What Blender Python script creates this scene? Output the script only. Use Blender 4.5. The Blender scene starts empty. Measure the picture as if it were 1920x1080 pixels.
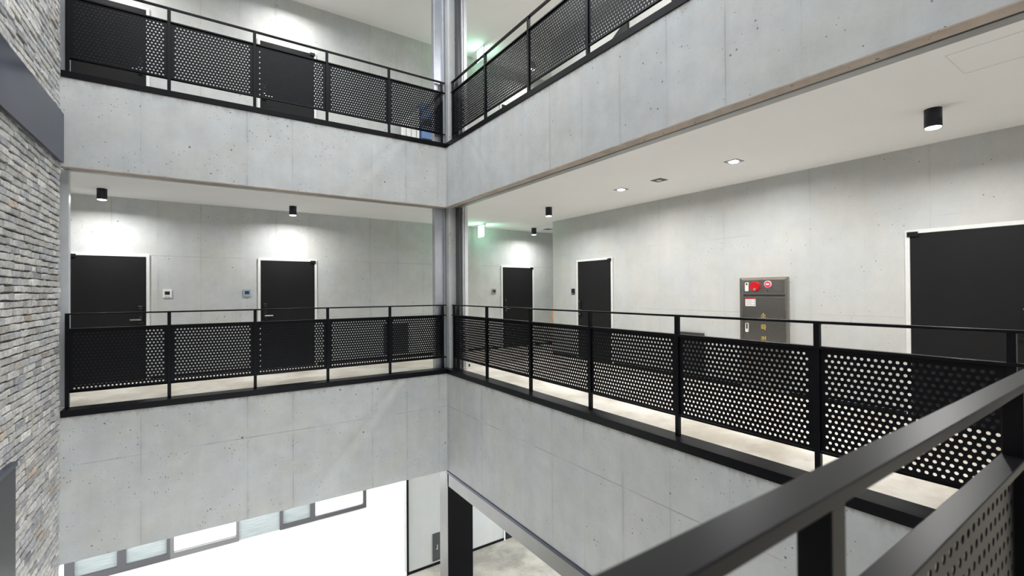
import bpy, bmesh, math, random
from mathutils import Matrix, Vector
random.seed(7)
sc = bpy.context.scene
COL = sc.collection
PI = math.pi

# ------------------------------------------------------------------ camera, sky, large lights, exposure
F_PX = 857.336
YAW, PITCH, ROLL = [math.radians(a) for a in (33.839, 0.43064, -0.36488)]
EYE = Vector((0, 0, 1.45))
def camera_axes():
    fw = Vector((math.sin(YAW) * math.cos(PITCH), math.cos(YAW) * math.cos(PITCH), math.sin(PITCH)))
    r = Vector((math.cos(YAW), -math.sin(YAW), 0))
    u = r.cross(fw)
    return r * math.cos(ROLL) + u * math.sin(ROLL), -r * math.sin(ROLL) + u * math.cos(ROLL), fw
r_, u_, f_ = camera_axes()
cam_d = bpy.data.cameras.new('camera')
cam = bpy.data.objects.new('camera', cam_d)
COL.objects.link(cam)
m = Matrix((r_, u_, -f_)).transposed().to_4x4()
m.translation = EYE
cam.matrix_world = m
cam_d.sensor_width = 36
cam_d.lens = F_PX / 1920 * 36
cam_d.clip_start = 0.02
cam_d.dof.use_dof = True
cam_d.dof.focus_distance = 6.5
cam_d.dof.aperture_fstop = 3.6
sc.camera = cam

world = bpy.data.worlds.new('sky')
sc.world = world
world.use_nodes = True
bg = world.node_tree.nodes['Background']
bg.inputs[0].default_value = (0.93, 0.965, 1.0, 1)
bg.inputs[1].default_value = 4.5

def area_light(name, loc, rot, sx, sy, power, color=(1, 1, 1), shape='RECTANGLE', parent=None, spread=PI):
    d = bpy.data.lights.new(name, 'AREA')
    d.shape = shape
    d.size = sx
    if shape in ('RECTANGLE', 'ELLIPSE'):
        d.size_y = sy
    d.energy = power
    d.color = color
    d.spread = spread
    o = bpy.data.objects.new(name, d)
    COL.objects.link(o)
    o.location = loc
    o.rotation_euler = rot
    o.parent = parent
    return o
# added fill lights without fixtures: ground-floor passage, lobby, gallery the camera stands in
area_light('passage_fill', (0.7, 9.72, -1.96), (math.radians(30), 0, 0), 4.8, 0.4, 190)
area_light('lobby_fill', (5.6, 6.4, -1.98), (0, 0, 0), 1.6, 2.6, 14, (1, 0.98, 0.95))
area_light('gallery_fill', (1.6, -0.8, 2.98), (0, 0, 0), 4.0, 0.5, 60, (1, 0.97, 0.93))

sc.view_settings.view_transform = 'Standard'
sc.view_settings.look = 'None'
sc.view_settings.gamma = 1
sc.view_settings.use_curve_mapping = False
sc.view_settings.exposure = 0.0
sc.cycles.use_denoising = True
sc.cycles.max_bounces = 8
sc.cycles.diffuse_bounces = 6
sc.cycles.sample_clamp_indirect = 6

# ------------------------------------------------------------------ materials
def new_mat(name):
    mt = bpy.data.materials.new(name)
    mt.use_nodes = True
    nt = mt.node_tree
    return mt, nt, nt.nodes['Principled BSDF']

class G:
    """small node-graph helper"""
    def __init__(s, nt):
        s.nt = nt
    def n(s, t, **kw):
        nd = s.nt.nodes.new(t)
        for k, v in kw.items():
            setattr(nd, k, v)
        return nd
    def link(s, a, b):
        s.nt.links.new(a, b)
    def put(s, sock, v):
        if hasattr(v, 'is_linked') or hasattr(v, 'node'):
            s.link(v, sock)
        else:
            sock.default_value = v
    def math(s, op, a, b=None, c=None, clamp=False):
        nd = s.n('ShaderNodeMath', operation=op, use_clamp=clamp)
        s.put(nd.inputs[0], a)
        if b is not None: s.put(nd.inputs[1], b)
        if c is not None: s.put(nd.inputs[2], c)
        return nd.outputs[0]
    def remap(s, v, a, b, c, d):
        nd = s.n('ShaderNodeMapRange', clamp=True)
        nd.interpolation_type = 'SMOOTHSTEP'
        s.put(nd.inputs[0], v)
        for i, x in enumerate((a, b, c, d)): nd.inputs[i + 1].default_value = x
        return nd.outputs[0]
    def coords(s):
        return s.n('ShaderNodeTexCoord').outputs['Object']
    def mapping(s, v, scale, loc=(0, 0, 0)):
        nd = s.n('ShaderNodeMapping')
        s.link(v, nd.inputs[0])
        nd.inputs['Location'].default_value = loc
        nd.inputs['Scale'].default_value = scale
        return nd.outputs[0]
    def noise(s, v, scale, detail=5, rough=0.6):
        nd = s.n('ShaderNodeTexNoise')
        s.link(v, nd.inputs['Vector'])
        nd.inputs['Scale'].default_value = scale
        nd.inputs['Detail'].default_value = detail
        nd.inputs['Roughness'].default_value = rough
        return nd.outputs['Fac']
    def voronoi(s, v, scale):
        nd = s.n('ShaderNodeTexVoronoi')
        s.link(v, nd.inputs['Vector'])
        nd.inputs['Scale'].default_value = scale
        return nd.outputs['Distance'], nd.outputs['Color']
    def mix(s, f, a, b, mode='MIX'):
        nd = s.n('ShaderNodeMix', data_type='RGBA', blend_type=mode)
        s.put(nd.inputs[0], f)
        s.put(nd.inputs[6], a)
        s.put(nd.inputs[7], b)
        return nd.outputs[2]
    def bump(s, h, strength, dist):
        nd = s.n('ShaderNodeBump')
        s.link(h, nd.inputs['Height'])
        nd.inputs['Strength'].default_value = strength
        nd.inputs['Distance'].default_value = dist
        return nd.outputs[0]

def plain(name, rgb, rough=0.5, metal=0.0, spec=0.5, var=0.0, scale=8):
    mt, nt, b = new_mat(name)
    b.inputs['Roughness'].default_value = rough
    b.inputs['Metallic'].default_value = metal
    b.inputs['Specular IOR Level'].default_value = spec
    g = G(nt)
    c4 = (*rgb, 1)
    nz = g.noise(g.coords(), scale, 4)
    f = g.remap(nz, 0.3, 0.7, 0, 1)
    lo = tuple(c * (1 - var) for c in rgb) + (1,)
    hi = tuple(min(1, c * (1 + var)) for c in rgb) + (1,)
    g.link(g.mix(f, lo, hi), b.inputs['Base Color'])
    return mt

def emissive(name, rgb, strength, base=(0.8, 0.8, 0.8)):
    mt, nt, b = new_mat(name)
    b.inputs['Base Color'].default_value = (*base, 1)
    b.inputs['Emission Color'].default_value = (*rgb, 1)
    b.inputs['Emission Strength'].default_value = strength
    return mt

def concrete(name, rgb, axis=None, off=0.0, pitch=0.605, pour=(), pits=1.0, cloud=0.19, line=0.33, seed=0.0, edges=()):
    """board-faced cast concrete: clouds, vertical drips, air holes, formwork joints, pour lines"""
    mt, nt, b = new_mat(name)
    g = G(nt)
    co = g.mapping(g.coords(), (1, 1, 1), (seed, seed * 1.7, seed * 0.6))
    raw = g.coords()
    sep = g.n('ShaderNodeSeparateXYZ')
    g.link(raw, sep.inputs[0])
    big = g.noise(co, 0.9, 6, 0.62)
    mid = g.noise(co, 4.5, 5, 0.65)
    drip = g.noise(g.mapping(co, (5, 5, 0.5)), 1.0, 4, 0.6)
    fine = g.noise(co, 55, 3, 0.6)
    v = g.math('MULTIPLY_ADD', g.math('SUBTRACT', big, 0.5), 2.2 * cloud, 1.0)
    v = g.math('MULTIPLY_ADD', g.math('SUBTRACT', mid, 0.5), 1.5 * cloud, v)
    v = g.math('MULTIPLY_ADD', g.math('SUBTRACT', drip, 0.5), 0.9 * cloud, v)
    v = g.math('MULTIPLY_ADD', g.math('SUBTRACT', fine, 0.5), 0.10, v)
    # air holes, in clusters
    hole = None
    clus = g.remap(g.noise(co, 2.1, 3), 0.40, 0.58, 0.2, 1.0)
    for s_, r0 in ((8, 0.16), (17, 0.25), (34, 0.28)):
        d, c = g.voronoi(co, s_)
        rr = g.n('ShaderNodeSeparateColor')
        g.link(c, rr.inputs[0])
        size = g.math('MULTIPLY', g.math('POWER', rr.outputs[0], 2.6), r0 * pits)
        keep = g.math('GREATER_THAN', rr.outputs[1], 0.45)
        size = g.math('MULTIPLY', g.math('MULTIPLY', size, keep), clus)
        h = g.math('LESS_THAN', d, size)
        hole = h if hole is None else g.math('MAXIMUM', hole, h)
    v = g.math('MULTIPLY', v, g.math('MULTIPLY_ADD', hole, -0.62, 1.0))
    # joints
    ln = None
    if axis is not None:
        h = g.math('ADD', sep.outputs[axis], off)
        h = g.math('ADD', h, g.math('MULTIPLY', g.math('SUBTRACT', mid, 0.5), 0.012))
        d = g.math('PINGPONG', h, pitch / 2)
        thin = g.remap(d, 0.002, 0.009, 1.0, 0.0)
        wide = g.remap(d, 0.0, 0.06, 0.22, 0.0)
        mask = g.remap(g.noise(co, 1.7, 3), 0.38, 0.62, 0.15, 1.0)
        wn = g.n('ShaderNodeTexWhiteNoise', noise_dimensions='1D')
        g.link(g.math('ROUND', g.math('ADD', g.math('DIVIDE', h, pitch), seed)), wn.inputs['W'])
        mask = g.math('MULTIPLY', mask, g.remap(wn.outputs['Value'], 0.15, 0.85, 0.12, 1.0))
        ln = g.math('MULTIPLY', g.math('MAXIMUM', thin, wide), mask)
    for z0 in pour:
        d = g.math('ABSOLUTE', g.math('ADD', g.math('SUBTRACT', sep.outputs[2], z0), g.math('MULTIPLY', g.math('SUBTRACT', big, 0.5), 0.03)))
        t = g.remap(d, 0.002, 0.010, 1.0, 0.0)
        mask = g.remap(g.noise(co, 0.9, 3), 0.42, 0.58, 0.0, 1.0)
        t = g.math('MULTIPLY', t, mask)
        ln = t if ln is None else g.math('MAXIMUM', ln, t)
    if ln is not None:
        v = g.math('MULTIPLY', v, g.math('MULTIPLY_ADD', ln, -line, 1.0))
    stain = None
    for z0 in edges:
        dz = g.math('SUBTRACT', z0, sep.outputs[2])
        up = g.math('GREATER_THAN', dz, -0.001)
        reach = g.remap(g.noise(g.mapping(co, (7, 7, 0.6)), 1.0, 5, 0.7), 0.4, 0.75, 0.01, 0.16)
        t = g.math('SUBTRACT', 1.0, g.math('DIVIDE', dz, reach), clamp=True)
        t = g.math('MULTIPLY', t, up)
        stain = t if stain is None else g.math('MAXIMUM', stain, t)
    tint = g.mix(g.remap(g.noise(co, 1.6, 4), 0.35, 0.65, 0, 1), (rgb[0] * 1.012, rgb[1], rgb[2] * 0.975, 1), (rgb[0] * 0.985, rgb[1], rgb[2] * 1.02, 1))
    if stain is not None:
        tint = g.mix(g.math('MULTIPLY', stain, 0.55), tint, (rgb[0] * 0.52, rgb[1] * 0.46, rgb[2] * 0.40, 1))
    cm = g.n('ShaderNodeVectorMath', operation='SCALE')
    g.link(tint, cm.inputs[0])
    g.link(v, cm.inputs['Scale'])
    g.link(cm.outputs[0], b.inputs['Base Color'])
    b.inputs['Roughness'].default_value = 0.72
    b.inputs['Specular IOR Level'].default_value = 0.3
    hh = g.math('MULTIPLY_ADD', hole, -1.0, g.math('MULTIPLY', fine, 0.12))
    if ln is not None:
        hh = g.math('MULTIPLY_ADD', ln, -0.5, hh)
    g.link(g.bump(hh, 0.5, 0.004), b.inputs['Normal'])
    return mt

CONC = (0.52, 0.53, 0.525)
M = {}
M['conc_left'] = concrete('concrete_left_facade', CONC, 0, 0.10, 0.61, (-0.67,), seed=1.3, edges=(-0.065, 4.135))
M['conc_right'] = concrete('concrete_right_facade', CONC, 1, -1.02, 0.605, (-0.66,), pits=0.72, seed=4.1, edges=(-0.065, 4.135))
M['conc_back_left'] = concrete('concrete_corridor_back', CONC, 0, 0.07, 0.605, (0.95, 2.1), seed=7.7, pits=0.7, line=0.24)
M['conc_back_right'] = concrete('concrete_corridor_side', CONC, 1, 0.2, 0.605, (1.12, 2.25), seed=10.4, pits=0.62, line=0.12, cloud=0.13)
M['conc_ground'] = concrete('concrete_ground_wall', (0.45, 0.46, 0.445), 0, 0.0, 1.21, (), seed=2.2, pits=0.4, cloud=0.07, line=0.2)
M['conc_column'] = concrete('concrete_column', (0.42, 0.425, 0.42), None, pits=1.1, seed=15.0)
M['conc_soffit'] = concrete('rough_soffit_concrete', (0.42, 0.36, 0.31), None, pits=1.1, cloud=0.4, seed=6.0)
def floor_mat(name, a, b_, rough):
    mt, nt, b = new_mat(name)
    g = G(nt)
    co = g.coords()
    f = g.remap(g.noise(co, 1.3, 7, 0.66), 0.36, 0.64, 0, 1)
    c = g.mix(f, (*a, 1), (*b_, 1))
    f2 = g.remap(g.noise(co, 5.5, 6, 0.7), 0.55, 0.75, 0, 0.45)
    c = g.mix(f2, c, (a[0] * 0.62, a[1] * 0.6, a[2] * 0.55, 1))
    d, cc = g.voronoi(g.mapping(co, (1, 1, 0.02)), 0.55)
    g.link(c, b.inputs['Base Color'])
    g.link(g.math('MULTIPLY_ADD', f, 0.15, rough), b.inputs['Roughness'])
    return mt
M['floor'] = floor_mat('sealed_beige_floor', (0.56, 0.505, 0.42), (0.80, 0.765, 0.69), 0.35)
M['floor_ground'] = floor_mat('ground_concrete_floor', (0.29, 0.28, 0.245), (0.50, 0.475, 0.41), 0.45)
M['ceiling'] = plain('matt_white_ceiling', (0.86, 0.86, 0.865), 0.9, spec=0.2, var=0.01, scale=1.2)
M['white_wall'] = plain('white_render', (0.88, 0.88, 0.87), 0.85, spec=0.2, var=0.01)
M['black_steel'] = plain('black_painted_steel', (0.004, 0.0042, 0.0058), 0.36, spec=0.16, var=0.12, scale=14)
M['dark_steel'] = plain('blue_grey_steel_plate', (0.052, 0.057, 0.090), 0.30, metal=0.35, spec=0.5, var=0.12, scale=2)
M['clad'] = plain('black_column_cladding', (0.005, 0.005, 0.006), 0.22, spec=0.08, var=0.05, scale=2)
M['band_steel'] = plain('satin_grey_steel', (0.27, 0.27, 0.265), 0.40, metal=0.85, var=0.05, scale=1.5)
M['guide'] = plain('galvanised_guide_rail', (0.45, 0.47, 0.52), 0.38, metal=0.8, var=0.08, scale=3)
M['track'] = plain('aluminium_track', (0.36, 0.36, 0.36), 0.45, metal=0.5, var=0.04)
M['jamb'] = plain('pale_grey_jamb', (0.62, 0.63, 0.65), 0.4, metal=0.2, var=0.04)
M['door'] = plain('charcoal_door_paint', (0.0135, 0.0135, 0.0145), 0.55, spec=0.14, var=0.05, scale=3)
M['door_frame'] = plain('pale_grey_door_frame', (0.70, 0.71, 0.70), 0.4, var=0.03)
M['black_plastic'] = plain('black_plastic', (0.007, 0.007, 0.008), 0.35, spec=0.4)
M['lamp_black'] = plain('lamp_black_metal', (0.012, 0.012, 0.02), 0.4, spec=0.4)
M['chrome'] = plain('chrome', (0.75, 0.75, 0.75), 0.15, metal=1.0)
M['steel'] = plain('brushed_stainless', (0.40, 0.38, 0.355), 0.30, metal=1.0, var=0.05, scale=40)
M['steel_dark'] = plain('shadow_gap_steel', (0.10, 0.095, 0.09), 0.4, metal=0.8)
M['steel_bright'] = plain('polished_stainless_edge', (0.75, 0.74, 0.72), 0.22, metal=1.0)
M['red'] = plain('red_plastic', (0.55, 0.006, 0.012), 0.35)
M['red_lamp'] = emissive('red_indicator_glow', (1.0, 0.02, 0.08), 0.75, (0.6, 0.02, 0.05))
M['lamp_white'] = emissive('lamp_lens_glow', (1.0, 0.985, 0.97), 9.0)
M['white_glow'] = emissive('white_indicator', (1.0, 0.9, 0.92), 1.2)
M['exit_glow'] = emissive('exit_sign_glow', (0.42, 1.0, 0.66), 18.0)
M['white_plastic'] = plain('white_plastic', (0.78, 0.78, 0.77), 0.4)
M['grey_plastic'] = plain('grey_plastic', (0.22, 0.23, 0.23), 0.45)
M['screen'] = plain('dark_screen', (0.012, 0.012, 0.015), 0.12)
M['screen_blue'] = plain('blue_grey_screen', (0.02, 0.045, 0.07), 0.12)
M['screen_rim'] = plain('steel_blue_panel_face', (0.30, 0.38, 0.45), 0.4)
M['gold'] = plain('gold_lettering', (0.80, 0.60, 0.16), 0.35, metal=0.5)
M['label_white'] = plain('label_white', (0.75, 0.74, 0.73), 0.5)
M['label_grey'] = plain('label_print_grey', (0.38, 0.40, 0.40), 0.6)
M['label_red'] = plain('label_red', (0.42, 0.01, 0.03), 0.5)
M['utility'] = plain('utility_door_grey', (0.055, 0.056, 0.060), 0.45, spec=0.4, var=0.05)
M['window_frame'] = plain('dark_window_frame', (0.075, 0.075, 0.08), 0.4, metal=0.3)
M['window_light'] = plain('light_window_frame', (0.15, 0.15, 0.148), 0.4, metal=0.3)
M['hatch_line'] = plain('hatch_joint', (0.72, 0.715, 0.70), 0.8)
M['copper'] = plain('orange_copper', (0.62, 0.30, 0.13), 0.5)
M['blue'] = plain('blue_panel', (0.10, 0.20, 0.42), 0.35)
M['black_rubber'] = plain('black_rubber', (0.012, 0.012, 0.012), 0.7)
M['mortar'] = plain('shaded_mortar', (0.12, 0.115, 0.108), 0.95, spec=0.1, var=0.25, scale=30)  # mortar darkened so its colour carries the shadow between the bricks

def silver_panel():
    mt, nt, b = new_mat('brushed_spandrel_panel')
    g = G(nt)
    n = g.noise(g.mapping(g.coords(), (3, 3, 60)), 1.0, 4)
    g.link(g.mix(g.remap(n, 0.3, 0.7, 0, 1), (0.20, 0.235, 0.24, 1), (0.29, 0.315, 0.315, 1)), b.inputs['Base Color'])
    b.inputs['Roughness'].default_value = 0.5
    return mt
M['silver'] = silver_panel()
def glass():
    mt, nt, b = new_mat('clear_window_glass')
    b.inputs['Base Color'].default_value = (0.97, 0.99, 0.98, 1)
    b.inputs['Roughness'].default_value = 0.0
    b.inputs['Transmission Weight'].default_value = 1.0
    b.inputs['IOR'].default_value = 1.45
    return mt
M['glass'] = glass()
def brick_mat():
    mt, nt, b = new_mat('grey_handmade_brick')
    g = G(nt)
    at = g.n('ShaderNodeVertexColor', layer_name='tone')
    co = g.coords()
    n1 = g.remap(g.noise(co, 16, 6, 0.72), 0.3, 0.7, 0.72, 1.18)
    n2 = g.remap(g.noise(co, 70, 3, 0.6), 0.25, 0.5, 0.72, 1.0)
    v = g.math('MULTIPLY', n1, n2)
    cm = g.n('ShaderNodeVectorMath', operation='SCALE')
    g.link(at.outputs[0], cm.inputs[0])
    g.link(v, cm.inputs['Scale'])
    g.link(cm.outputs[0], b.inputs['Base Color'])
    b.inputs['Roughness'].default_value = 0.9
    b.inputs['Specular IOR Level'].default_value = 0.15
    g.link(g.bump(g.noise(co, 35, 5, 0.7), 0.7, 0.008), b.inputs['Normal'])
    return mt
M['brick'] = brick_mat()

# ------------------------------------------------------------------ mesh helpers
def box(bm, x0, x1, y0, y1, z0, z1, bev=0.0):
    mt = Matrix.Translation(((x0 + x1) / 2, (y0 + y1) / 2, (z0 + z1) / 2)) @ Matrix.Diagonal((abs(x1 - x0), abs(y1 - y0), abs(z1 - z0), 1))
    r = bmesh.ops.create_cube(bm, size=1, matrix=mt)
    if bev:
        vs = r['verts']
        es = list({e for v in vs for e in v.link_edges})
        bmesh.ops.bevel(bm, geom=es, offset=bev, segments=2, profile=0.5, affect='EDGES')
    return bm
def cyl(bm, c, axis, r, h, seg=24, r2=None):
    rot = {'x': Matrix.Rotation(PI / 2, 4, 'Y'), 'y': Matrix.Rotation(PI / 2, 4, 'X'), 'z': Matrix.Identity(4)}[axis]
    bmesh.ops.create_cone(bm, cap_ends=True, segments=seg, radius1=r, radius2=r if r2 is None else r2, depth=h, matrix=Matrix.Translation(c) @ rot)
    return bm
def B():
    return bmesh.new()
def obj(name, bm, mat, parent=None, smooth=False):
    me = bpy.data.meshes.new(name)
    bm.normal_update()
    bm.to_mesh(me)
    bm.free()
    me.materials.append(mat)
    if smooth:
        for p in me.polygons: p.use_smooth = len(p.vertices) == 4
    o = bpy.data.objects.new(name, me)
    COL.objects.link(o)
    o.parent = parent
    return o
def bx(name, mat, x0, x1, y0, y1, z0, z1, parent=None, bev=0.0):
    return obj(name, box(B(), x0, x1, y0, y1, z0, z1, bev), mat, parent)
def tag(o, label, cat, group=None, kind=None):
    o['label'] = label
    o['category'] = cat
    if group: o['group'] = group
    if kind: o['kind'] = kind
    return o
def thing(name, label, cat, loc=(0, 0, 0), rotz=0.0, group=None, kind=None):
    o = bpy.data.objects.new(name, None)
    o.empty_display_size = 0.1
    COL.objects.link(o)
    o.location = loc
    o.rotation_euler = (0, 0, rotz)
    return tag(o, label, cat, group, kind)
def struct(o, label, cat):
    return tag(o, label, cat, kind='structure')
def copy_tree(o, parent=None):
    c = o.copy()
    COL.objects.link(c)
    if parent is not None: c.parent = parent
    for ch in list(o.children):
        copy_tree(ch, c)
    return c

# ------------------------------------------------------------------ measures (metres; mid gallery floor at z = 0)
XF, YF = 3.725, 7.75          # inner corner of the two concrete facades
XB, YB = 6.65, 9.90           # corridor back walls
XL = -1.48                    # brick wall
H = 4.20                      # storey
CZ = 3.05                     # corridor ceiling
GZ = -4.91                    # ground floor
YN = 0.38                     # face of the gallery the camera stands on

# ------------------------------------------------------------------ structure
struct(bx('floor', M['floor_ground'], -7, 9.2, -3, 13, GZ - 0.2, GZ), 'grey beige polished concrete floor of the ground-floor lobby', 'floor')
struct(bx('floor', M['white_wall'], -3.2, 3.765, 9.9, 10.65, GZ, GZ + 0.012), 'white floor of the bright ground-floor passage', 'floor')
def floor_slab(z, tagname, words):
    bm = B()
    box(bm, -3.2, 9.2, YF + 0.13, YB + 0.2, z - 0.2, z)
    box(bm, XF + 0.13, 9.2, -1.9, YF + 0.13, z - 0.2, z)
    box(bm, XL, XF + 0.13, -1.9, YN - 0.2, z - 0.2, z)
    struct(obj(tagname, bm, M['floor']), words, 'floor')
floor_slab(0, 'floor', 'pale beige sealed floor of the middle gallery behind the railings')
floor_slab(H, 'floor', 'pale beige sealed floor of the upper gallery')
def ceiling(z, tagname, words):
    bm = B()
    box(bm, -3.2, 9.2, YF + 0.275, YB + 0.2, z, z + 0.12)
    box(bm, XF + 0.275, 9.2, -1.9, YF + 0.275, z, z + 0.12)
    box(bm, XL, XF + 0.27, -1.9, YN - 0.27, z, z + 0.12)
    struct(obj(tagname, bm, M['ceiling']), words, 'ceiling')
ceiling(CZ, 'ceiling', 'matt white ceiling of the middle gallery corridor')
ceiling(CZ + H, 'ceiling', 'matt white ceiling of the upper gallery corridor')
bm = B()
box(bm, -3.2, 9.2, YF + 0.2, YB + 0.2, -1.94, -1.86)
box(bm, XF + 0.2, 9.2, -1.9, YF + 0.2, -1.94, -1.86)
struct(obj('ceiling', bm, M['ceiling']), 'ceiling of the ground-floor lobby under the middle gallery', 'ceiling')
bm = B()
box(bm, -3.2, 9.2, YF + 0.2, YB + 0.2, CZ + H + 0.12, CZ + H + 0.4)
box(bm, XF + 0.2, 9.2, -1.9, YF + 0.2, CZ + H + 0.12, CZ + H + 0.4)
box(bm, XL, XF + 0.2, -1.9, YN - 0.2, CZ + H + 0.12, CZ + H + 0.4)
struct(obj('roof', bm, M['conc_column']), 'flat roof slab over the upper gallery', 'roof')

def beam_left(z0, z1, words):
    struct(obj('beam_left', box(B(), XL - 0.3, XF, YF, YF + 0.13, z0, z1), M['conc_left']), words, 'beam')
def beam_right(z0, z1, words):
    struct(obj('beam_right', box(B(), XF, XF + 0.13, YN - 0.2, YF + 0.13, z0, z1), M['conc_right']), words, 'beam')
beam_left(-1.86, -0.065, 'concrete balcony front below the middle left railing')
beam_left(3.03, 4.135, 'concrete balcony front below the upper left railing')
beam_left(7.23, 7.85, 'concrete roof beam over the upper left corridor')
beam_right(-1.86, -0.065, 'concrete balcony front below the middle right railing')
beam_right(3.03, 4.135, 'concrete balcony front below the upper right railing')
beam_right(7.23, 7.85, 'concrete roof beam over the upper right corridor')
for z0, z1 in ((-1.86, -0.065), (3.03, 4.135), (7.23, 7.85)):
    struct(obj('beam_front', box(B(), XL, XF, YN - 0.2, YN, z0, z1), M['conc_left']), 'concrete balcony front of the gallery under the camera', 'beam')
# raw chipped undersides of the balcony fronts
def soffit(name, axis, z, words):
    bm = B()
    n = 90
    rnd = random.Random(int(z * 10) + axis)
    a0, a1 = (XL, XF - 0.002) if axis == 0 else (YN, YF - 0.002)
    base = YF if axis == 0 else XF
    rows = []
    for i in range(n + 1):
        t = a0 + (a1 - a0) * i / n
        dz = 0.006 * rnd.random() ** 2
        rows.append((t, dz))
    vs = []
    for t, dz in rows:
        for dy, zz in ((-0.002, z + 0.003 + dz), (-0.002, z - 0.006), (0.13, z - 0.006), (0.13, z + 0.012)):
            vs.append(bm.verts.new((t, base + dy, zz) if axis == 0 else (base + dy, t, zz)))
    for i in range(n):
        for k in range(4):
            a, b_ = i * 4 + k, i * 4 + (k + 1) % 4
            bm.faces.new((vs[a], vs[b_], vs[b_ + 4], vs[a + 4]))
    bmesh.ops.recalc_face_normals(bm, faces=bm.faces)
    struct(obj(name, bm, M['conc_soffit']), words, 'trim')
soffit('trim_1', 0, 3.03, 'raw brownish underside edge of the upper left balcony front')
soffit('trim_2', 1, 3.03, 'raw brownish underside edge of the upper right balcony front')

# shutter slot and aluminium track beside each soffit
def slot(z, lv):
    def strip(bm, o0, o1, zb):
        box(bm, XL, XF + o0, YF + o0, YF + o1, zb, z + 0.03)
        box(bm, XF + o0, XF + o1, YN, YF + o1, zb, z + 0.03)
    bm = B()
    strip(bm, 0.132, 0.168, z - 0.022)
    strip(bm, 0.186, 0.193, z - 0.020)
    struct(obj('trim_3', bm, M['black_plastic']), 'black shutter slot behind the %s balcony front' % lv, 'trim')
    bm = B()
    strip(bm, 0.168, 0.186, z - 0.023)
    strip(bm, 0.193, 0.275, z - 0.021)
    struct(obj('trim_4', bm, M['track']), 'grey metal shutter track along the ceiling edge of the %s gallery' % lv, 'trim')
slot(CZ, 'middle')
slot(CZ + H, 'upper')

# back walls
def back_left(z, top, words):
    struct(bx('wall_back', M['conc_back_left'], -3.2, 9.0, YB, YB + 0.2, z, z + top), words, 'wall')
back_left(0, CZ, 'concrete back wall of the middle left corridor with three doors')
back_left(H, CZ, 'concrete back wall of the upper left corridor')
struct(bx('wall_right', M['conc_back_right'], XB, XB + 0.2, -1.9, 8.22, 0, CZ), 'concrete side wall of the middle right corridor with fire hose cabinet', 'wall')
struct(bx('wall_return', M['conc_back_left'], XB + 0.2, 9.0, 8.02, 8.22, 0, CZ), 'concrete return wall around the corner of the middle corridor', 'wall')
DY0, DY1 = 6.384, 7.345
bm = B()
box(bm, XB, XB + 0.2, -1.9, DY0, H, H + CZ)
box(bm, XB, XB + 0.2, DY1, 8.22, H, H + CZ)
box(bm, XB, XB + 0.2, DY0, DY1, H + 2.075, H + CZ)
struct(obj('wall_right', bm, M['conc_back_right']), 'concrete side wall of the upper right corridor with an open doorway', 'wall')
struct(bx('wall_return', M['conc_back_left'], XB + 0.2, 9.0, 8.02, 8.22, H, H + CZ), 'concrete return wall around the corner of the upper corridor', 'wall')
struct(bx('wall_room', M['conc_ground'], 8.8, 9.0, 5.4, 8.02, H, H + CZ), 'rear wall of the dim room behind the open upper door', 'wall')
struct(bx('wall_room', M['conc_ground'], XB + 0.2, 8.8, 5.4, 5.5, H, H + CZ), 'side wall of the dim room behind the open upper door', 'wall')
for z in (0, H):
    struct(bx('wall_end', M['conc_back_left'], 9.0, 9.2, 8.0, YB + 0.2, z, z + CZ), 'end wall of the corridor beyond the corner', 'wall')
    struct(bx('wall_front', M['conc_back_left'], -3.4, XL - 0.3, YF, YF + 0.13, z, z + CZ), 'unseen wall added to close the corridor behind the brick wall', 'wall')  # out of view, added to keep sky light out of the corridor
    struct(bx('wall_end', M['conc_back_left'], -3.4, -3.2, YF + 0.13, YB + 0.2, z, z + CZ), 'unseen end wall added to the corridor behind the brick wall', 'wall')  # likewise added to stop sky light entering at the left end
    struct(bx('wall_front', M['conc_back_left'], XL, 9.0, -1.9, -1.7, z, z + CZ), 'concrete wall behind the gallery the camera stands on', 'wall')
# ground floor walls
struct(bx('wall_lobby', M['conc_ground'], 3.765, 9.0, YB, YB + 0.2, GZ, -1.94), 'pale concrete lobby wall on the ground floor beside the steel column', 'wall')
bm = B()
box(bm, 3.765, 3.965, YB + 0.2, 10.65, GZ, -1.94)
struct(obj('wall_passage', bm, M['white_wall']), 'white side wall of the bright ground-floor passage', 'wall')
bm = B()
box(bm, -3.2, 3.765, 10.65, 10.85, GZ, -3.48)
box(bm, 3.06, 3.765, 10.65, 10.85, -3.48, -1.94)
box(bm, -3.2, -1.98, 10.65, 10.85, -3.48, -1.94)
struct(obj('wall_passage', bm, M['white_wall']), 'white wall below the strip of windows in the bright ground-floor passage', 'wall')
struct(bx('ceiling', M['ceiling'], -3.2, 3.965, YB + 0.2, 10.85, -1.94, -1.86), 'ceiling of the bright ground-floor passage', 'ceiling')
bm = B()
box(bm, 3.745, 3.79, YB - 0.02, YB, GZ, -1.94)
struct(obj('trim_5', bm, M['black_steel']), 'thin black corner trim at the edge of the lobby wall', 'trim')
struct(bx('baseboard_lobby', M['black_steel'], 3.79, 6.33, YB - 0.012, YB, GZ, GZ + 0.06), 'thin black skirting along the lobby wall', 'baseboard')
for z in (0, H):
    lv = 'middle' if z == 0 else 'upper'
    bm = B()
    segs = [(-3.2, -1.83), (-0.78, 0.82), (1.89, 6.29), (7.34, 9.0)]
    for a, b_ in segs: box(bm, a, b_, YB - 0.012, YB, z, z + 0.05)
    struct(obj('baseboard_back', bm, M['black_steel']), 'thin black skirting along the %s back wall' % lv, 'baseboard')
    bm = B()
    for a, b_ in ((-1.7, 0.78), (1.84, 3.09), (3.78, 6.33), (7.40, 8.22)): box(bm, XB - 0.012, XB, a, b_, z, z + 0.05)
    struct(obj('baseboard_right', bm, M['black_steel']), 'thin black skirting along the %s side wall' % lv, 'baseboard')

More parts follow.
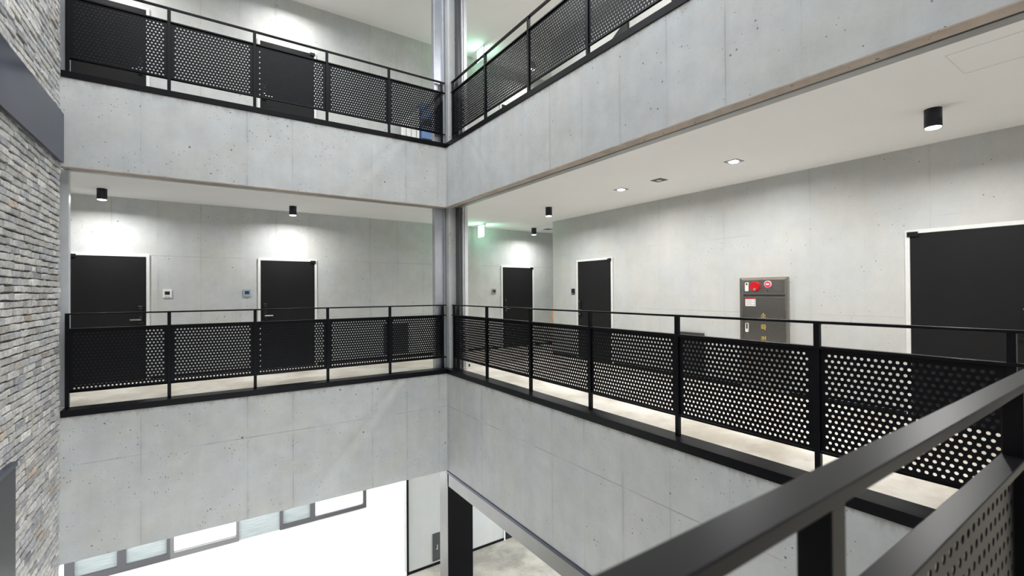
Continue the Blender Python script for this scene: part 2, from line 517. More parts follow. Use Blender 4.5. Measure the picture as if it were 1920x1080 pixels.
# corner columns of the two galleries
def corner_column(z0, z1, words):
    bm = B()
    x0, x1, y0, y1, c = 3.80, 3.985, 7.77, 8.0, 0.02
    pts = [(x0 + c, y0), (x1 - c, y0), (x1, y0 + c), (x1, y1), (x0, y1), (x0, y0 + c)]
    lo = [bm.verts.new((x, y, z0)) for x, y in pts]
    hi = [bm.verts.new((x, y, z1)) for x, y in pts]
    bm.faces.new(lo[::-1]); bm.faces.new(hi)
    for i in range(len(pts)):
        j = (i + 1) % len(pts)
        bm.faces.new((lo[i], lo[j], hi[j], hi[i]))
    bmesh.ops.recalc_face_normals(bm, faces=bm.faces)
    struct(obj('column', bm, M['conc_column']), words, 'column')
corner_column(0.0, CZ - 0.02, 'slim concrete column at the inner corner of the middle gallery')
corner_column(H, H + CZ - 0.02, 'slim concrete column at the inner corner of the upper gallery')

# brick wall on the left: every brick proud of a mortar bed
def brick_wall():
    bm = B()
    y_a, y_b, z_a, z_b = -1.9, YF, GZ, 7.85
    col = bm.loops.layers.float_color.new('tone')
    rnd = random.Random(11)
    course, gap = 0.0725, 0.016
    rows = int((z_b - z_a) / course)
    def face(vs, c):
        f = bm.faces.new(vs)
        for lp in f.loops: lp[col] = c
    # mortar bed and body of the wall are the second material
    def slab(x0, x1):
        P = [bm.verts.new(p) for p in ((x1, y_a, z_a), (x1, y_b, z_a), (x1, y_b, z_b), (x1, y_a, z_b), (x0, y_a, z_a), (x0, y_b, z_a), (x0, y_b, z_b), (x0, y_a, z_b))]
        for q in ((0, 1, 2, 3), (5, 4, 7, 6), (1, 5, 6, 2), (4, 0, 3, 7), (3, 2, 6, 7), (4, 5, 1, 0)):
            f = bm.faces.new([P[i] for i in q]); f.material_index = 1
            for lp in f.loops: lp[col] = (0.2, 0.2, 0.2, 1)
    slab(XL - 0.3, XL - 0.024)
    for r in range(rows):
        z = z_a + r * course
        y = y_b - 0.004
        first = True
        while y > y_a:
            L = rnd.choice((0.27, 0.27, 0.25, 0.29, 0.14, 0.20))
            if first:
                L *= rnd.uniform(0.3, 1.0); first = False
            y0 = max(y - L, y_a)
            g = gap * rnd.uniform(0.5, 1.1)
            a, b_ = y0 + g * 0.45, y
            tone = rnd.gauss(0.54, 0.075)
            q = rnd.random()
            if q < 0.10: c = (tone * 0.98, tone * 0.93, tone * 0.87)
            elif q < 0.28: c = (tone * 0.80, tone * 0.805, tone * 0.835)
            elif q < 0.295: c = (tone * 1.0, tone * 0.84, tone * 0.70)
            else: c = (tone * 1.02, tone, tone * 0.97)
            c = tuple(max(0.06, k) for k in c) + (1,)
            px_ = XL + rnd.uniform(-0.011, 0.005)
            j = lambda s=0.006: rnd.uniform(-s, s)
            zt, zb = z + course - gap * rnd.uniform(0.5, 1.0), z + 0.001
            # outline with jittered mid points so no brick is a clean box
            ym = (a + b_) / 2 + j(0.02)
            o_ = [(a, zb + j()), (ym, zb + j()), (b_, zb + j()), (b_ + j(0.002), zt + j()), (ym + j(), zt + j()), (a, zt + j())]
            s_ = 0.006
            cy, cz_ = (a + b_) / 2, (zt + zb) / 2
            def inset(p):
                yy, zz = p
                return (yy + (s_ if yy < cy - 0.01 else -s_ if yy > cy + 0.01 else 0), zz + (s_ if zz < cz_ else -s_))
            back = [bm.verts.new((XL - 0.03, yy, zz)) for yy, zz in o_]
            rim = [bm.verts.new((px_ - 0.006 + j(0.002), yy, zz)) for yy, zz in o_]
            top = [bm.verts.new((px_ + j(0.003), *inset((yy, zz)))) for yy, zz in o_]
            for k in range(6):
                k2 = (k + 1) % 6
                face((back[k], back[k2], rim[k2], rim[k]), c)
                face((rim[k], rim[k2], top[k2], top[k]), c)
            face((top[0], top[1], top[4], top[5]), c)
            face((top[1], top[2], top[3], top[4]), c)
            y = y0
    o = obj('wall_left', bm, M['brick'])
    o.data.materials.append(M['mortar'])
    struct(o, 'rough grey brick wall along the left side of the atrium', 'wall')
brick_wall()
tag(bx('steel_band', M['dark_steel'], XL + 0.009, -1.44, 1.5, 7.703, 3.06, 3.66), 'wide blue-grey steel band crossing the brick wall above the left corridor', 'steel band')
t = thing('metal_panel', 'dark grey metal panel on the brick wall at the lower left edge', 'panel', (XL, 5.0, GZ))
bx('panel', M['utility'], 0.009, 0.045, -1.5, 0.985, 0, 4.80, t)
bx('edge_trim', M['dark_steel'], 0.009, 0.055, -1.5, 1.0, 4.80, 4.84, t)

# steel of the lower right balcony front and the clad ground-floor column
t = struct(thing('trim_6', '', ''), 'long satin steel fascia under the middle right balcony front', 'trim')
bx('fascia', M['band_steel'], XF + 0.01, XF + 0.03, YN, YF - 0.03, -2.15, -1.895, t)
bx('top_strip', M['dark_steel'], XF - 0.02, XF + 0.03, YN, YF - 0.01, -1.905, -1.862, t)  # dark blue-grey strip along the top of the fascia
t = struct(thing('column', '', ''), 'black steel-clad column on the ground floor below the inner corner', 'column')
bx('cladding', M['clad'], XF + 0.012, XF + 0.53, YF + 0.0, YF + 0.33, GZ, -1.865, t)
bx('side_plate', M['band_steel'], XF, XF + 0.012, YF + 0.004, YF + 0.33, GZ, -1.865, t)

# curbs under the railings
def curb(z, lv):
    bm = B()
    box(bm, XL, XF - 0.01, YF - 0.012, YF + 0.215, z - 0.065, z + 0.018, 0.003)
    box(bm, XF - 0.012, XF + 0.215, YN - 0.2, YF + 0.215, z - 0.066, z + 0.019, 0.003)
    box(bm, XL, XF - 0.01, YN - 0.215, YN + 0.012, z - 0.065, z + 0.018, 0.003)
    struct(obj('trim_7', bm, M['black_steel']), 'black steel curb running under the %s railings' % lv, 'trim')
curb(0, 'middle')
curb(H, 'upper')

# ------------------------------------------------------------------ railings
PITCH_H = 0.0406
RAIL_Z, BAR_Z, LOW_Z = 1.21, 1.02, 0.21
def perf_mesh(W, key, cache={}):
    k = round(W, 3)
    if k in cache: return cache[k]
    bm = B()
    p, r, th = PITCH_H, 0.0106, 0.0035
    z0, z1 = LOW_Z + 0.015, BAR_Z - 0.012
    rows = 18
    nB = max(2, int((W - 0.03) / p)); nA = nB - 1
    zc0 = 0.263
    def ring_z(i): return zc0 + i * p
    NS = 16
    def quad(pts):
        bm.faces.new([bm.verts.new(q) for q in pts])
    for side in (-1, 1):
        y = side * th / 2
        def rect(xa, xb, za, zb):
            q = [(xa, y, za), (xb, y, za), (xb, y, zb), (xa, y, zb)]
            quad(q if side < 0 else q[::-1])
        rect(0, W, z0, zc0 - p / 2)
        rect(0, W, ring_z(rows - 1) + p / 2, z1)
    for i in range(rows):
        n = nB if i % 2 == 0 else nA
        zc = ring_z(i)
        xs = W / 2 - (n - 1) * p / 2
        for side in (-1, 1):
            y = side * th / 2
            for xa, xb in ((0, xs - p / 2), (xs + (n - 1) * p + p / 2, W)):
                q = [(xa, y, zc - p / 2), (xb, y, zc - p / 2), (xb, y, zc + p / 2), (xa, y, zc + p / 2)]
                quad(q if side < 0 else q[::-1])
        for c in range(n):
            xc = xs + c * p
            fi, fo, bi, bo = [], [], [], []
            for s in range(NS):
                a = 2 * PI * s / NS
                ca, sa = math.cos(a), math.sin(a)
                mx = max(abs(ca), abs(sa))
                ox, oz = xc + ca / mx * p / 2, zc + sa / mx * p / 2
                ix, iz = xc + ca * r, zc + sa * r
                fi.append(bm.verts.new((ix, -th / 2, iz))); fo.append(bm.verts.new((ox, -th / 2, oz)))
                bi.append(bm.verts.new((ix, th / 2, iz))); bo.append(bm.verts.new((ox, th / 2, oz)))
            for s in range(NS):
                e = (s + 1) % NS
                bm.faces.new((fi[s], fo[s], fo[e], fi[e]))
                bm.faces.new((bi[e], bo[e], bo[s], bi[s]))
                bm.faces.new((fi[s], fi[e], bi[e], bi[s]))
    me = bpy.data.meshes.new('perforated_panel')
    bm.normal_update()
    bm.to_mesh(me); bm.free()
    me.materials.append(M['black_steel'])
    cache[k] = me
    return me
def railing(label, loc, rotz, posts, x0, x1, stub0=0.0, stub1=0.0):
    """local x runs along the rail, posts = centre positions, rail from x0 to x1"""
    t = thing('railing', label, 'railing', loc, rotz)
    obj('handrail', box(B(), x0 - stub0, x1 + stub1, -0.0235, 0.0235, RAIL_Z - 0.02, RAIL_Z, 0.002), M['black_steel'], t)
    bm = B()
    box(bm, x0 - stub0, x1 + stub1, -0.0235, 0.0235, BAR_Z - 0.02, BAR_Z, 0.002)
    obj('panel_rail', bm, M['black_steel'], t)
    bm = B()
    cyl(bm, ((x0 - stub0 + x1 + stub1) / 2, 0, LOW_Z + 0.012), 'x', 0.0135, x1 - x0 + stub0 + stub1, 16)
    obj('bottom_rail', bm, M['black_steel'], t, True)
    for p in posts:
        o = obj('post', box(B(), -0.02, 0.02, -0.02, 0.02, 0.018, RAIL_Z - 0.018, 0.002), M['black_steel'], t)
        o.location = (p, 0, 0)
    for a, b_ in zip(posts[:-1], posts[1:]):
        W = b_ - a - 0.04
        if W < 0.5: continue
        o = bpy.data.objects.new('perforated_panel', perf_mesh(W, 0))
        COL.objects.link(o)
        o.parent = t
        o.location = (a + 0.02, 0, 0)
    return t
PL = [0.04, 1.065, 2.10, 3.135, 4.17, 5.18]
YR = [7.727, 6.526, 5.302, 4.078, 2.846, 1.602, 0.59, 0.26]
for z, lv in ((0, 'middle'), (H, 'upper')):
    railing('black steel railing with perforated panels on the %s left gallery' % lv, (XL, 7.872, z), 0, PL, 0.02, 5.2, 0, 0.05)
    # right run: local x from the inner corner towards the camera
    railing('black steel railing with perforated panels on the %s right gallery' % lv, (3.87, 7.772, z), -PI / 2, [7.772 - y for y in YR], 0.02, 7.772 - 0.24, 0.05, 0)
railing('near black railing crossing the lower right corner in front of the camera', (0, 0.262, 0), 0, [-1.42, -0.465, 0.637, 1.735, 2.80, 3.80], -1.44, 3.83)

# ------------------------------------------------------------------ guide rails of the shutters at the opening edges
def guides(z, lv):
    t = thing('shutter_guide', 'grey metal shutter guide left of the %s corner column' % lv, 'shutter guide', (3.58, 7.93, z))
    bx('channel', M['guide'], 0.0, 0.17, 0, 0.12, 0.0, CZ - 0.01, t, 0.004)
    bx('lip', M['guide'], 0.17, 0.21, -0.025, 0.12, 0, CZ - 0.01, t, 0.003)
    t = thing('shutter_guide', 'pale metal shutter guide right of the %s corner column' % lv, 'shutter guide', (3.93, 7.62, z))
    bx('channel', M['window_frame'], 0.0, 0.06, 0.0, 0.14, 0.02, CZ - 0.01, t, 0.003)
    bx('lip', M['jamb'], 0.062, 0.078, -0.045, 0.14, 0.02, CZ - 0.01, t, 0.002)
    bx('rear_lip', M['jamb'], 0.095, 0.16, -0.045, 0.14, 0.02, CZ - 0.01, t, 0.003)
    t = thing('shutter_guide', 'pale metal shutter guide at the brick wall end of the %s corridor' % lv, 'shutter guide', (XL, 8.0, z))
    bx('channel', M['jamb'], -0.16, 0.036, -0.03, 0.06, 0.02, CZ - 0.01, t, 0.003)
guides(0, 'middle')
guides(H, 'upper')

# ------------------------------------------------------------------ doors
def make_door(name, label, loc, rotz, W, lock_side, z_open=None):
    """local x along the wall, -y towards the corridor"""
    t = thing(name, label, 'door', loc, rotz, kind='structure')
    Hh = 2.072
    fr = B()
    fw_, fd = 0.042, 0.028
    box(fr, -fw_, 0.002, -fd, 0, 0, Hh + fw_, 0.003)
    box(fr, W - 0.002, W + fw_, -fd, 0, 0, Hh + fw_, 0.003)
    box(fr, 0.0, W, -fd, 0, Hh, Hh + fw_, 0.003)
    obj('frame', fr, M['door_frame'], t)
    bx('leaf', M['door'], 0.006, W - 0.006, -0.022, -0.001, 0.008, Hh - 0.002, t, 0.002)
    s = 1 if lock_side == 'left' else -1
    cx = 0.075 if lock_side == 'left' else W - 0.075
    lk = bx('lock', M['black_plastic'], cx - 0.032, cx + 0.032, -0.05, -0.022, 0.945, 1.255, t, 0.006)
    bm = B()
    box(bm, cx - 0.028, cx + 0.028, -0.0515, -0.05, 1.238, 1.243)
    box(bm, cx - 0.028, cx + 0.028, -0.0515, -0.05, 1.062, 1.066)
    box(bm, cx - 0.028, cx + 0.028, -0.0515, -0.05, 0.958, 0.964)
    box(bm, cx - 0.008, cx + 0.008, -0.0515, -0.05, 1.205, 1.211)
    obj('trim_line', bm, M['chrome'], lk)
    bm = B()
    cyl(bm, (cx, -0.065, 1.015), 'y', 0.011, 0.035, 12)
    box(bm, min(cx - 0.012 * s, cx + 0.135 * s), max(cx - 0.012 * s, cx + 0.135 * s), -0.09, -0.074, 1.006, 1.026, 0.004)
    obj('handle', bm, M['chrome'], lk)
    hx = W - 0.03 if lock_side == 'left' else 0.03
    bx('hinge', M['black_plastic'], hx - 0.05, hx + 0.045, -0.045, -0.02, Hh - 0.035, Hh + 0.02, t, 0.004)
    return t
for z, lv, k in ((0, 'middle', 0), (H, 'upper', 5)):
    make_door('door_%d' % (1 + k), 'charcoal door at the brick wall end of the %s left corridor' % lv, (-1.785, YB, z), 0, 0.955, 'right')
    make_door('door_%d' % (2 + k), 'charcoal door second from the brick wall in the %s left corridor' % lv, (0.868, YB, z), 0, 0.965, 'left')
    make_door('door_%d' % (3 + k), 'charcoal door under the exit sign beyond the %s corner column' % lv, (6.335, YB, z), 0, 0.955, 'left')
    make_door('door_%d' % (5 + k), 'nearest charcoal door at the right end of the %s right corridor' % lv, (XB, 1.79, z), -PI / 2, 0.965, 'right')
make_door('door_4', 'charcoal door at the far end of the middle right corridor wall', (XB, 7.352, 0), -PI / 2, 0.965, 'left')
# the upper far door stands open
t = thing('door_9', 'charcoal door standing wide open in the upper right corridor', 'door', (XB, DY0, H), kind='structure')
fr = B()
box(fr, -0.028, 0.2, -0.042, 0.0, 0, 2.114, 0.003)
box(fr, -0.028, 0.2, DY1 - DY0, DY1 - DY0 + 0.042, 0, 2.114, 0.003)
box(fr, -0.028, 0.2, 0, DY1 - DY0, 2.072, 2.114, 0.003)
obj('frame', fr, M['door_frame'], t)
leaf = bx('leaf', M['door'], -0.03, 0.012, -0.955, 0.0, 0.008, 2.068, t, 0.002)
leaf.location = (-0.05, 0.0, 0)
leaf.rotation_euler = (0, 0, math.radians(-24))
lk = bx('lock', M['black_plastic'], 0.012, 0.04, -0.91, -0.85, 0.945, 1.255, leaf, 0.005)

# ground-floor black door beyond the fascia
t = thing('door_11', 'black lobby door on the ground floor past the steel column', 'door', (6.35, YB, GZ), kind='structure')
bx('frame', M['door_frame'], -0.02, 0.012, -0.03, 0, 0, 2.15, t)
bx('leaf', M['door'], 0.012, 0.98, -0.022, -0.001, 0.006, 2.13, t, 0.002)

# ------------------------------------------------------------------ small wall panels beside the doors
def wall_panel(label, loc, rotz, w, h, face, screen, sx=0.0, rim=0.0):
    t = thing('intercom_panel', label, 'intercom', loc, rotz, 'intercom panels beside the doors')
    bx('housing', M[face], -w / 2, w / 2, -0.018, 0, -h / 2, h / 2, t, 0.004)
    bx('screen', M[screen], -w * 0.28 + sx, w * 0.28 + sx, -0.021, -0.016, -h * 0.16, h * 0.26, t, 0.002)
    bx('button_strip', M['label_grey'], -w * 0.28, w * 0.28, -0.020, -0.016, -h * 0.38, -h * 0.30, t, 0.001)
    return t
for z, lv in ((0, 'middle'), (H, 'upper')):
    if z == 0:
        wall_panel('white intercom panel right of the first middle door by the brick wall', (-0.548, YB, 1.452 + z), 0, 0.125, 0.14, 'white_plastic', 'screen')
        wall_panel('blue-grey intercom panel left of the second middle left door', (0.648, YB, 1.452 + z), 0, 0.13, 0.14, 'screen_rim', 'screen_blue')
        wall_panel('grey intercom panel left of the door under the exit sign', (6.075, YB, 1.452 + z), 0, 0.115, 0.125, 'grey_plastic', 'screen', 0.01)
        wall_panel('small black intercom panel left of the far right corridor door', (XB, 7.52, 1.44 + z), -PI / 2, 0.10, 0.125, 'black_plastic', 'screen')

# ------------------------------------------------------------------ utility cupboards
def cupboard(label, loc, rotz, w, h):
    t = thing('meter_cupboard', label, 'cupboard', loc, rotz)
    bm = B()
    for a in ((0, w, 0, 0.03), (0, w, h - 0.03, h), (0, 0.03, 0.03, h - 0.03), (w - 0.03, w, 0.03, h - 0.03)):
        box(bm, a[0], a[1], -0.03, 0, a[2], a[3], 0.002)
    obj('frame', bm, M['utility'], t)
    d = bx('door', M['utility'], 0.034, w - 0.034, -0.022, -0.001, 0.034, h - 0.034, t, 0.002)
    bm = B()
    box(bm, 0.09, 0.115, -0.034, -0.022, h * 0.40, h * 0.58, 0.004)
    box(bm, 0.075, 0.09, -0.03, -0.022, h * 0.40, h * 0.45, 0.003)
    obj('handle', bm, M['chrome'], d)
    return t
cupboard('low dark grey meter cupboard on the middle right corridor wall behind the railing', (XB, 4.93, 0.12), -PI / 2, 0.55, 0.64)
cupboard('low dark grey meter cupboard on the middle left wall near the corner column', (3.24, YB, 0.10), 0, 0.56, 0.64)
cupboard('low dark grey meter cupboard on the ground-floor lobby wall behind the clad column', (4.375, YB, -4.80), 0, 0.56, 0.63)

# ------------------------------------------------------------------ fire hose cabinet
t = thing('fire_hose_cabinet', 'stainless steel fire hose cabinet with red alarm on the right corridor wall', 'fire cabinet', (XB, 3.765, 0.12), -PI / 2)
W_, H_ = 0.675, 1.51
bm = B()
fw_ = 0.04
# mitred sloping frame
out = [(0, 0), (W_, 0), (W_, H_), (0, H_)]
inn = [(fw_, fw_), (W_ - fw_, fw_), (W_ - fw_, H_ - fw_), (fw_, H_ - fw_)]
for k in range(4):
    k2 = (k + 1) % 4
    a, b_, c, d = out[k], out[k2], inn[k2], inn[k]
    bm.faces.new([bm.verts.new(v) for v in ((a[0], -0.045, a[1]), (b_[0], -0.045, b_[1]), (c[0], -0.026, c[1]), (d[0], -0.026, d[1]))])
    bm.faces.new([bm.verts.new(v) for v in ((a[0], 0, a[1]), (b_[0], 0, b_[1]), (b_[0], -0.045, b_[1]), (a[0], -0.045, a[1]))])
bmesh.ops.remove_doubles(bm, verts=bm.verts, dist=1e-5)
obj('frame', bm, M['steel'], t)
bm = B()
for (a0, a1, b0, b1) in ((fw_ - 0.003, W_ - fw_ + 0.003, H_ - fw_ - 0.003, H_ - fw_ + 0.004), (fw_ - 0.003, W_ - fw_ + 0.003, 1.266, 1.273), (fw_ - 0.003, W_ - fw_ + 0.003, 1.225, 1.232),
                         (fw_ - 0.004, fw_ + 0.003, fw_, H_ - fw_), (W_ - fw_ - 0.003, W_ - fw_ + 0.004, fw_, H_ - fw_)):
    box(bm, a0, a1, -0.030, -0.024, b0, b1)
obj('edge_trim', bm, M['steel_bright'], t)
bx('divider', M['steel_dark'], fw_, W_ - fw_, -0.022, -0.004, 1.232, 1.266, t)
cp = bx('control_panel', M['steel'], fw_, W_ - fw_, -0.025, -0.003, 1.273, H_ - fw_, t)
bx('switch_plate', M['white_plastic'], 0.073, 0.125, -0.031, -0.025, 1.312, 1.446, cp, 0.012)
bx('switch', M['screen'], 0.090, 0.108, -0.036, -0.031, 1.40, 1.43, cp, 0.003)
bm = B()
cyl(bm, (0.219, -0.040, 1.377), 'y', 0.077, 0.03, 36, 0.066)
obj('siren', bm, M['red'], cp)
bm = B()
cyl(bm, (0.219, -0.057, 1.377), 'y', 0.062, 0.006, 32)
obj('siren_rim', bm, M['red'], cp)
bm = B()
cyl(bm, (0.228, -0.060, 1.338), 'y', 0.019, 0.006, 18)
obj('siren_plug', bm, M['grey_plastic'], cp)
bm = B()
cyl(bm, (0.402, -0.030, 1.410), 'y', 0.050, 0.012, 32)
obj('lamp_rim', bm, M['white_plastic'], cp)
bm = B()
cyl(bm, (0.402, -0.041, 1.408), 'y', 0.043, 0.016, 32, 0.036)
obj('alarm_lamp', bm, M['red_lamp'], cp)
bx('lamp_mark', M['white_glow'], 0.385, 0.427, -0.051, -0.048, 1.402, 1.417, cp)
bm = B()
cyl(bm, (0.406, -0.030, 1.323), 'y', 0.016, 0.010, 20)
obj('jack', bm, M['chrome'], cp)
bm = B()
cyl(bm, (0.402, -0.036, 1.320), 'y', 0.010, 0.004, 16)
obj('jack_hole', bm, M['screen'], cp)
bm = B()
for rr_, cnt in ((0.0, 1), (0.018, 6), (0.035, 12), (0.052, 16)):
    for q in range(cnt):
        a = 2 * PI * q / cnt
        cyl(bm, (0.540 + rr_ * math.cos(a), -0.026, 1.377 + rr_ * math.sin(a)), 'y', 0.0032, 0.003, 8)
obj('speaker_holes', bm, M['steel_bright'], cp)
dr = bx('door', M['steel'], fw_ + 0.004, W_ - fw_ - 0.004, -0.025, -0.003, fw_ + 0.004, 1.225, t)
lb = bx('instruction_label', M['label_white'], 0.067, 0.222, -0.027, -0.025, 1.093, 1.212, dr)
bm = B()
box(bm, 0.067, 0.222, -0.0278, -0.027, 1.196, 1.212)
box(bm, 0.067, 0.073, -0.0278, -0.027, 1.093, 1.196)
obj('label_border', bm, M['label_red'], dr)
bm = B()
for q in range(6):
    box(bm, 0.085, 0.185 - 0.012 * (q % 3), -0.0278, -0.027, 1.110 + q * 0.0135, 1.1145 + q * 0.0135)
for zz in (1.108, 1.138, 1.170):
    box(bm, 0.195, 0.214, -0.0278, -0.027, zz, zz + 0.016)
obj('label_print', bm, M['label_grey'], dr)
bx('latch', M['white_plastic'], 0.073, 0.118, -0.031, -0.025, 0.713, 0.845, dr, 0.012)
bx('latch_slot', M['steel_dark'], 0.086, 0.105, -0.034, -0.031, 0.762, 0.832, dr, 0.004)
def hangul(ch, x, z, size):
    cu = bpy.data.curves.new('letter', 'FONT')
    cu.body = ch
    cu.size = size
    cu.align_x = 'CENTER'
    cu.align_y = 'CENTER'
    cu.extrude = 0.002
    cu.offset = 0.0012
    tmp = bpy.data.objects.new('letter', cu)
    COL.objects.link(tmp)
    bpy.context.view_layer.update()
    me = bpy.data.meshes.new_from_object(tmp.evaluated_get(bpy.context.evaluated_depsgraph_get()))
    bpy.data.objects.remove(tmp)
    if len(me.vertices):
        xs = [v.co.x for v in me.vertices]; ys = [v.co.y for v in me.vertices]
        ox, oy = (min(xs) + max(xs)) / 2, (min(ys) + max(ys)) / 2
        for v in me.vertices: v.co.x -= ox; v.co.y -= oy
    me.materials.clear()
    me.materials.append(M['gold'])
    o = bpy.data.objects.new('letter', me)
    COL.objects.link(o)
    o.parent = dr
    o.location = (x, -0.0275, z)
    o.rotation_euler = (PI / 2, 0, 0)
    return o
hangul('\uc18c', 0.333, 0.966, 0.088)
hangul('\ud654', 0.333, 0.797, 0.088)
hangul('\uc804', 0.333, 0.628, 0.088)

# ------------------------------------------------------------------ lamps
LAMP_P = 38
def can_lamp(label, x, y, z, power=LAMP_P, col=(1, 0.985, 0.97), spread=168):
    t = thing('ceiling_lamp', label, 'lamp', (x, y, z), 0, 'black can lamps on the gallery ceilings')
    bm = B()
    cyl(bm, (0, 0, -0.082), 'z', 0.062, 0.164, 36)
    obj('housing', bm, M['lamp_black'], t, True)
    bm = B()
    cyl(bm, (0, 0, -0.168), 'z', 0.050, 0.010, 32, 0.058)
    obj('lens', bm, M['lamp_white'], t)
    area_light('bulb', (0, 0, -0.178), (0, 0, 0), 0.10, 0.10, power, col, 'DISK', t, math.radians(spread))
for z, lv in ((CZ, 'middle'), (CZ + H, 'upper')):
    can_lamp('black can lamp over the brick-end door of the %s left corridor' % lv, -1.305, 9.23, z, 28)
    can_lamp('black can lamp over the second door of the %s left corridor' % lv, 1.345, 9.27, z, 28)
    can_lamp('black can lamp over the door beyond the %s corner column' % lv, 6.915, 9.30, z, 24)
    can_lamp('black can lamp at the far end of the %s right corridor ceiling' % lv, 5.45, 6.85, z)
    can_lamp('black can lamp nearest the camera on the %s right corridor ceiling' % lv, 5.385, 1.28, z)
def downlight(label, x, y, z, lit=True, s=0.085, power=LAMP_P):
    t = thing('recessed_downlight' if lit else 'ceiling_speaker', label, 'downlight' if lit else 'speaker', (x, y, z), 0)
    bm = B()
    for a in ((-s, s, -s, -s + 0.03), (-s, s, s - 0.03, s), (-s, -s + 0.03, -s + 0.03, s - 0.03), (s - 0.03, s, -s + 0.03, s - 0.03)):
        box(bm, a[0], a[1], a[2], a[3], -0.006, 0)
    obj('bezel', bm, M['black_plastic'] if not lit else M['grey_plastic'], t)
    if lit:
        bm = B()
        cyl(bm, (0, 0, -0.008), 'z', 0.052, 0.014, 28, 0.058)
        obj('lens', bm, M['lamp_white'], t)
        area_light('bulb', (0, 0, -0.019), (0, 0, 0), 0.10, 0.10, power, (1, 0.985, 0.97), 'DISK', t, math.radians(168))
    else:
        bx('grille', M['black_plastic'], -s + 0.03, s - 0.03, -s + 0.03, s - 0.03, -0.004, 0, t)
        bm = B()
        cyl(bm, (0, 0, -0.007), 'z', 0.036, 0.006, 24)
        obj('cone', bm, M['white_plastic' if s < 0.088 else 'grey_plastic'], t)
for z, lv in ((CZ, 'middle'), (CZ + H, 'upper')):
    downlight('lit square recessed downlight farther along the %s right corridor ceiling' % lv, 5.45, 5.02, z)
    downlight('lit square recessed downlight nearer along the %s right corridor ceiling' % lv, 5.455, 3.17, z)
downlight('unlit black square ceiling fitting between the two lit downlights', 5.46, 4.30, CZ, False)
downlight('small black square ceiling fitting beyond the lamp over the far door', 7.34, 9.27, CZ, False, 0.09)
# access hatch outline in the near ceiling
bm = B()
for a in ((4.225, 4.70, 0.935, 0.940), (4.225, 4.70, 0.465, 0.470), (4.225, 4.230, 0.470, 0.935), (4.695, 4.70, 0.470, 0.935)):
    box(bm, a[0], a[1], a[2], a[3], CZ - 0.002, CZ)
tag(obj('ceiling_hatch', bm, M['hatch_line']), 'thin square outline of an access hatch in the near right ceiling', 'hatch')
# ------------------------------------------------------------------ exit signs
for z, lv in ((CZ, 'middle'), (CZ + H, 'upper')):
    t = thing('exit_sign', 'glowing green exit sign hanging from the %s ceiling by the corner column' % lv, 'exit sign', (5.45, 9.41, z), 0, 'hanging exit signs')
    bx('mount', M['white_plastic'], -0.025, 0.025, -0.17, 0.17, -0.035, 0, t, 0.004)
    bx('housing', M['white_plastic'], -0.012, 0.012, -0.15, 0.15, -0.31, -0.03, t, 0.003)
    bx('lit_face', M['exit_glow'], -0.016, -0.012, -0.135, 0.135, -0.30, -0.045, t)
    bx('lit_face', M['exit_glow'], 0.012, 0.016, -0.135, 0.135, -0.30, -0.045, t)

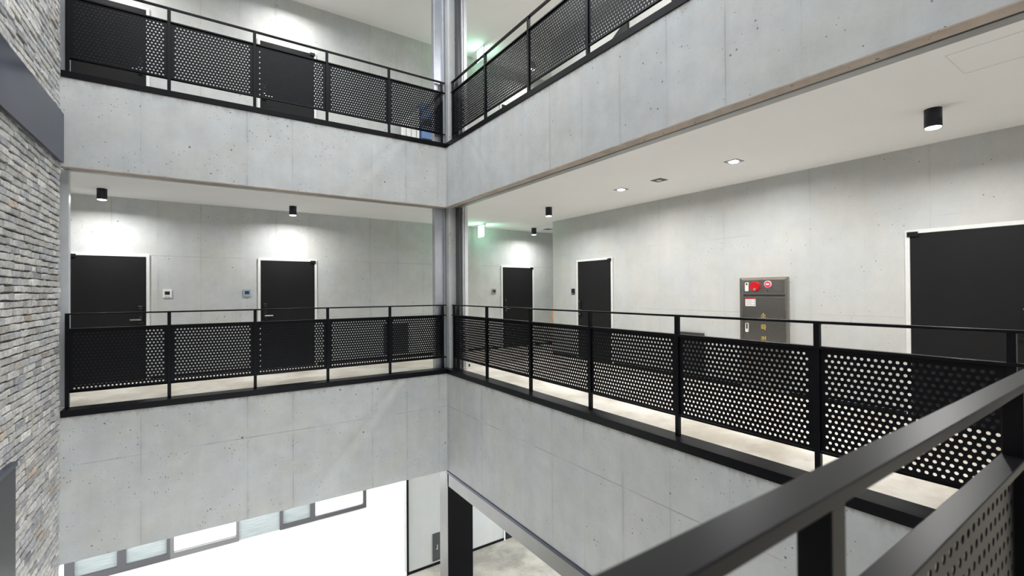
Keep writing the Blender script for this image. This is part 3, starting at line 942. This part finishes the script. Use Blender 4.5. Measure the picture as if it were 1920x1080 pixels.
# ------------------------------------------------------------------ ground-floor windows
WZ0, WZ1, WY = -3.48, -1.94, 10.65
def window(k, label, x0, x1, frame, pane, lw, rw, bw):
    t = thing('window_%d' % k, label, 'window', (x0, WY, WZ0), kind='structure')
    w, h = x1 - x0, WZ1 - WZ0
    bm = B()
    box(bm, 0, lw, -0.03, 0.06, 0, h)
    box(bm, w - rw, w, -0.03, 0.06, 0, h)
    box(bm, lw, w - rw, -0.03, 0.06, 0, bw)
    box(bm, lw, w - rw, -0.03, 0.06, h - 0.06, h)
    obj('frame', bm, M[frame], t)
    bx('pane', M[pane], lw, w - rw, 0.02, 0.03, bw, h - 0.06, t)
window(1, 'silvery window pane next to the brick wall end of the passage', -1.98, -1.24, 'window_frame', 'silver', 0.12, 0.06, 0.11)
window(2, 'silvery window pane second from the brick wall in the passage', -1.24, -0.55, 'window_frame', 'silver', 0.06, 0.05, 0.11)
window(3, 'wide clear window with pale frame in the middle of the passage', -0.55, 0.55, 'window_light', 'glass', 0.06, 0.05, 0.10)
struct(bx('wall_spandrel', M['silver'], 0.55, 1.28, WY, WY + 0.06, WZ0, WZ1), 'brushed silver panel between two passage windows', 'wall')
window(4, 'narrow silvery window pane right of the brushed silver panel', 1.28, 1.92, 'window_frame', 'silver', 0.06, 0.05, 0.09)
window(5, 'wide clear window with dark frame at the right end of the passage', 1.92, 3.06, 'window_frame', 'glass', 0.05, 0.07, 0.09)

# ------------------------------------------------------------------ odds and ends
tag(bx('corner_strip', M['copper'], XB - 0.012, XB + 0.01, 8.222, 8.245, 0.0, 1.05), 'thin orange strip up the outer corner of the middle right wall', 'corner strip')
tag(bx('door_stop', M['black_rubber'], 4.14, 4.26, 7.82, 7.87, 0.0, 0.05, None, 0.008), 'small black stop on the floor beside the corner shutter guide', 'door stop')
# things against the upper left wall by the corner column
t = thing('folding_screen', 'white ribbed folding screen against the upper left wall by the corner column', 'screen', (3.56, 9.62, H))
for k in range(7):
    a = k * 0.06
    hgt = 1.0 + 0.055 * k
    bx('slat', M['white_plastic'], a, a + 0.052, -0.02 + 0.03 * (k % 2), 0.02 + 0.03 * (k % 2), 0, hgt, t, 0.004)
t = thing('display_cabinet', 'blue cabinet with dark bands beside the white ribbed screen on the upper gallery', 'cabinet', (4.02, 9.60, H))
bx('body', M['blue'], 0, 0.36, -0.02, 0.28, 0.05, 1.5, t, 0.004)
bx('plinth', M['black_plastic'], 0.0, 0.36, -0.025, 0.28, 0, 0.05, t)
bx('band', M['black_plastic'], 0.01, 0.35, -0.026, -0.02, 0.98, 1.12, t)
bx('band', M['black_plastic'], 0.01, 0.35, -0.026, -0.02, 0.62, 0.70, t)
bx('side_trim', M['white_plastic'], 0.36, 0.385, -0.02, 0.28, 0, 1.5, t)
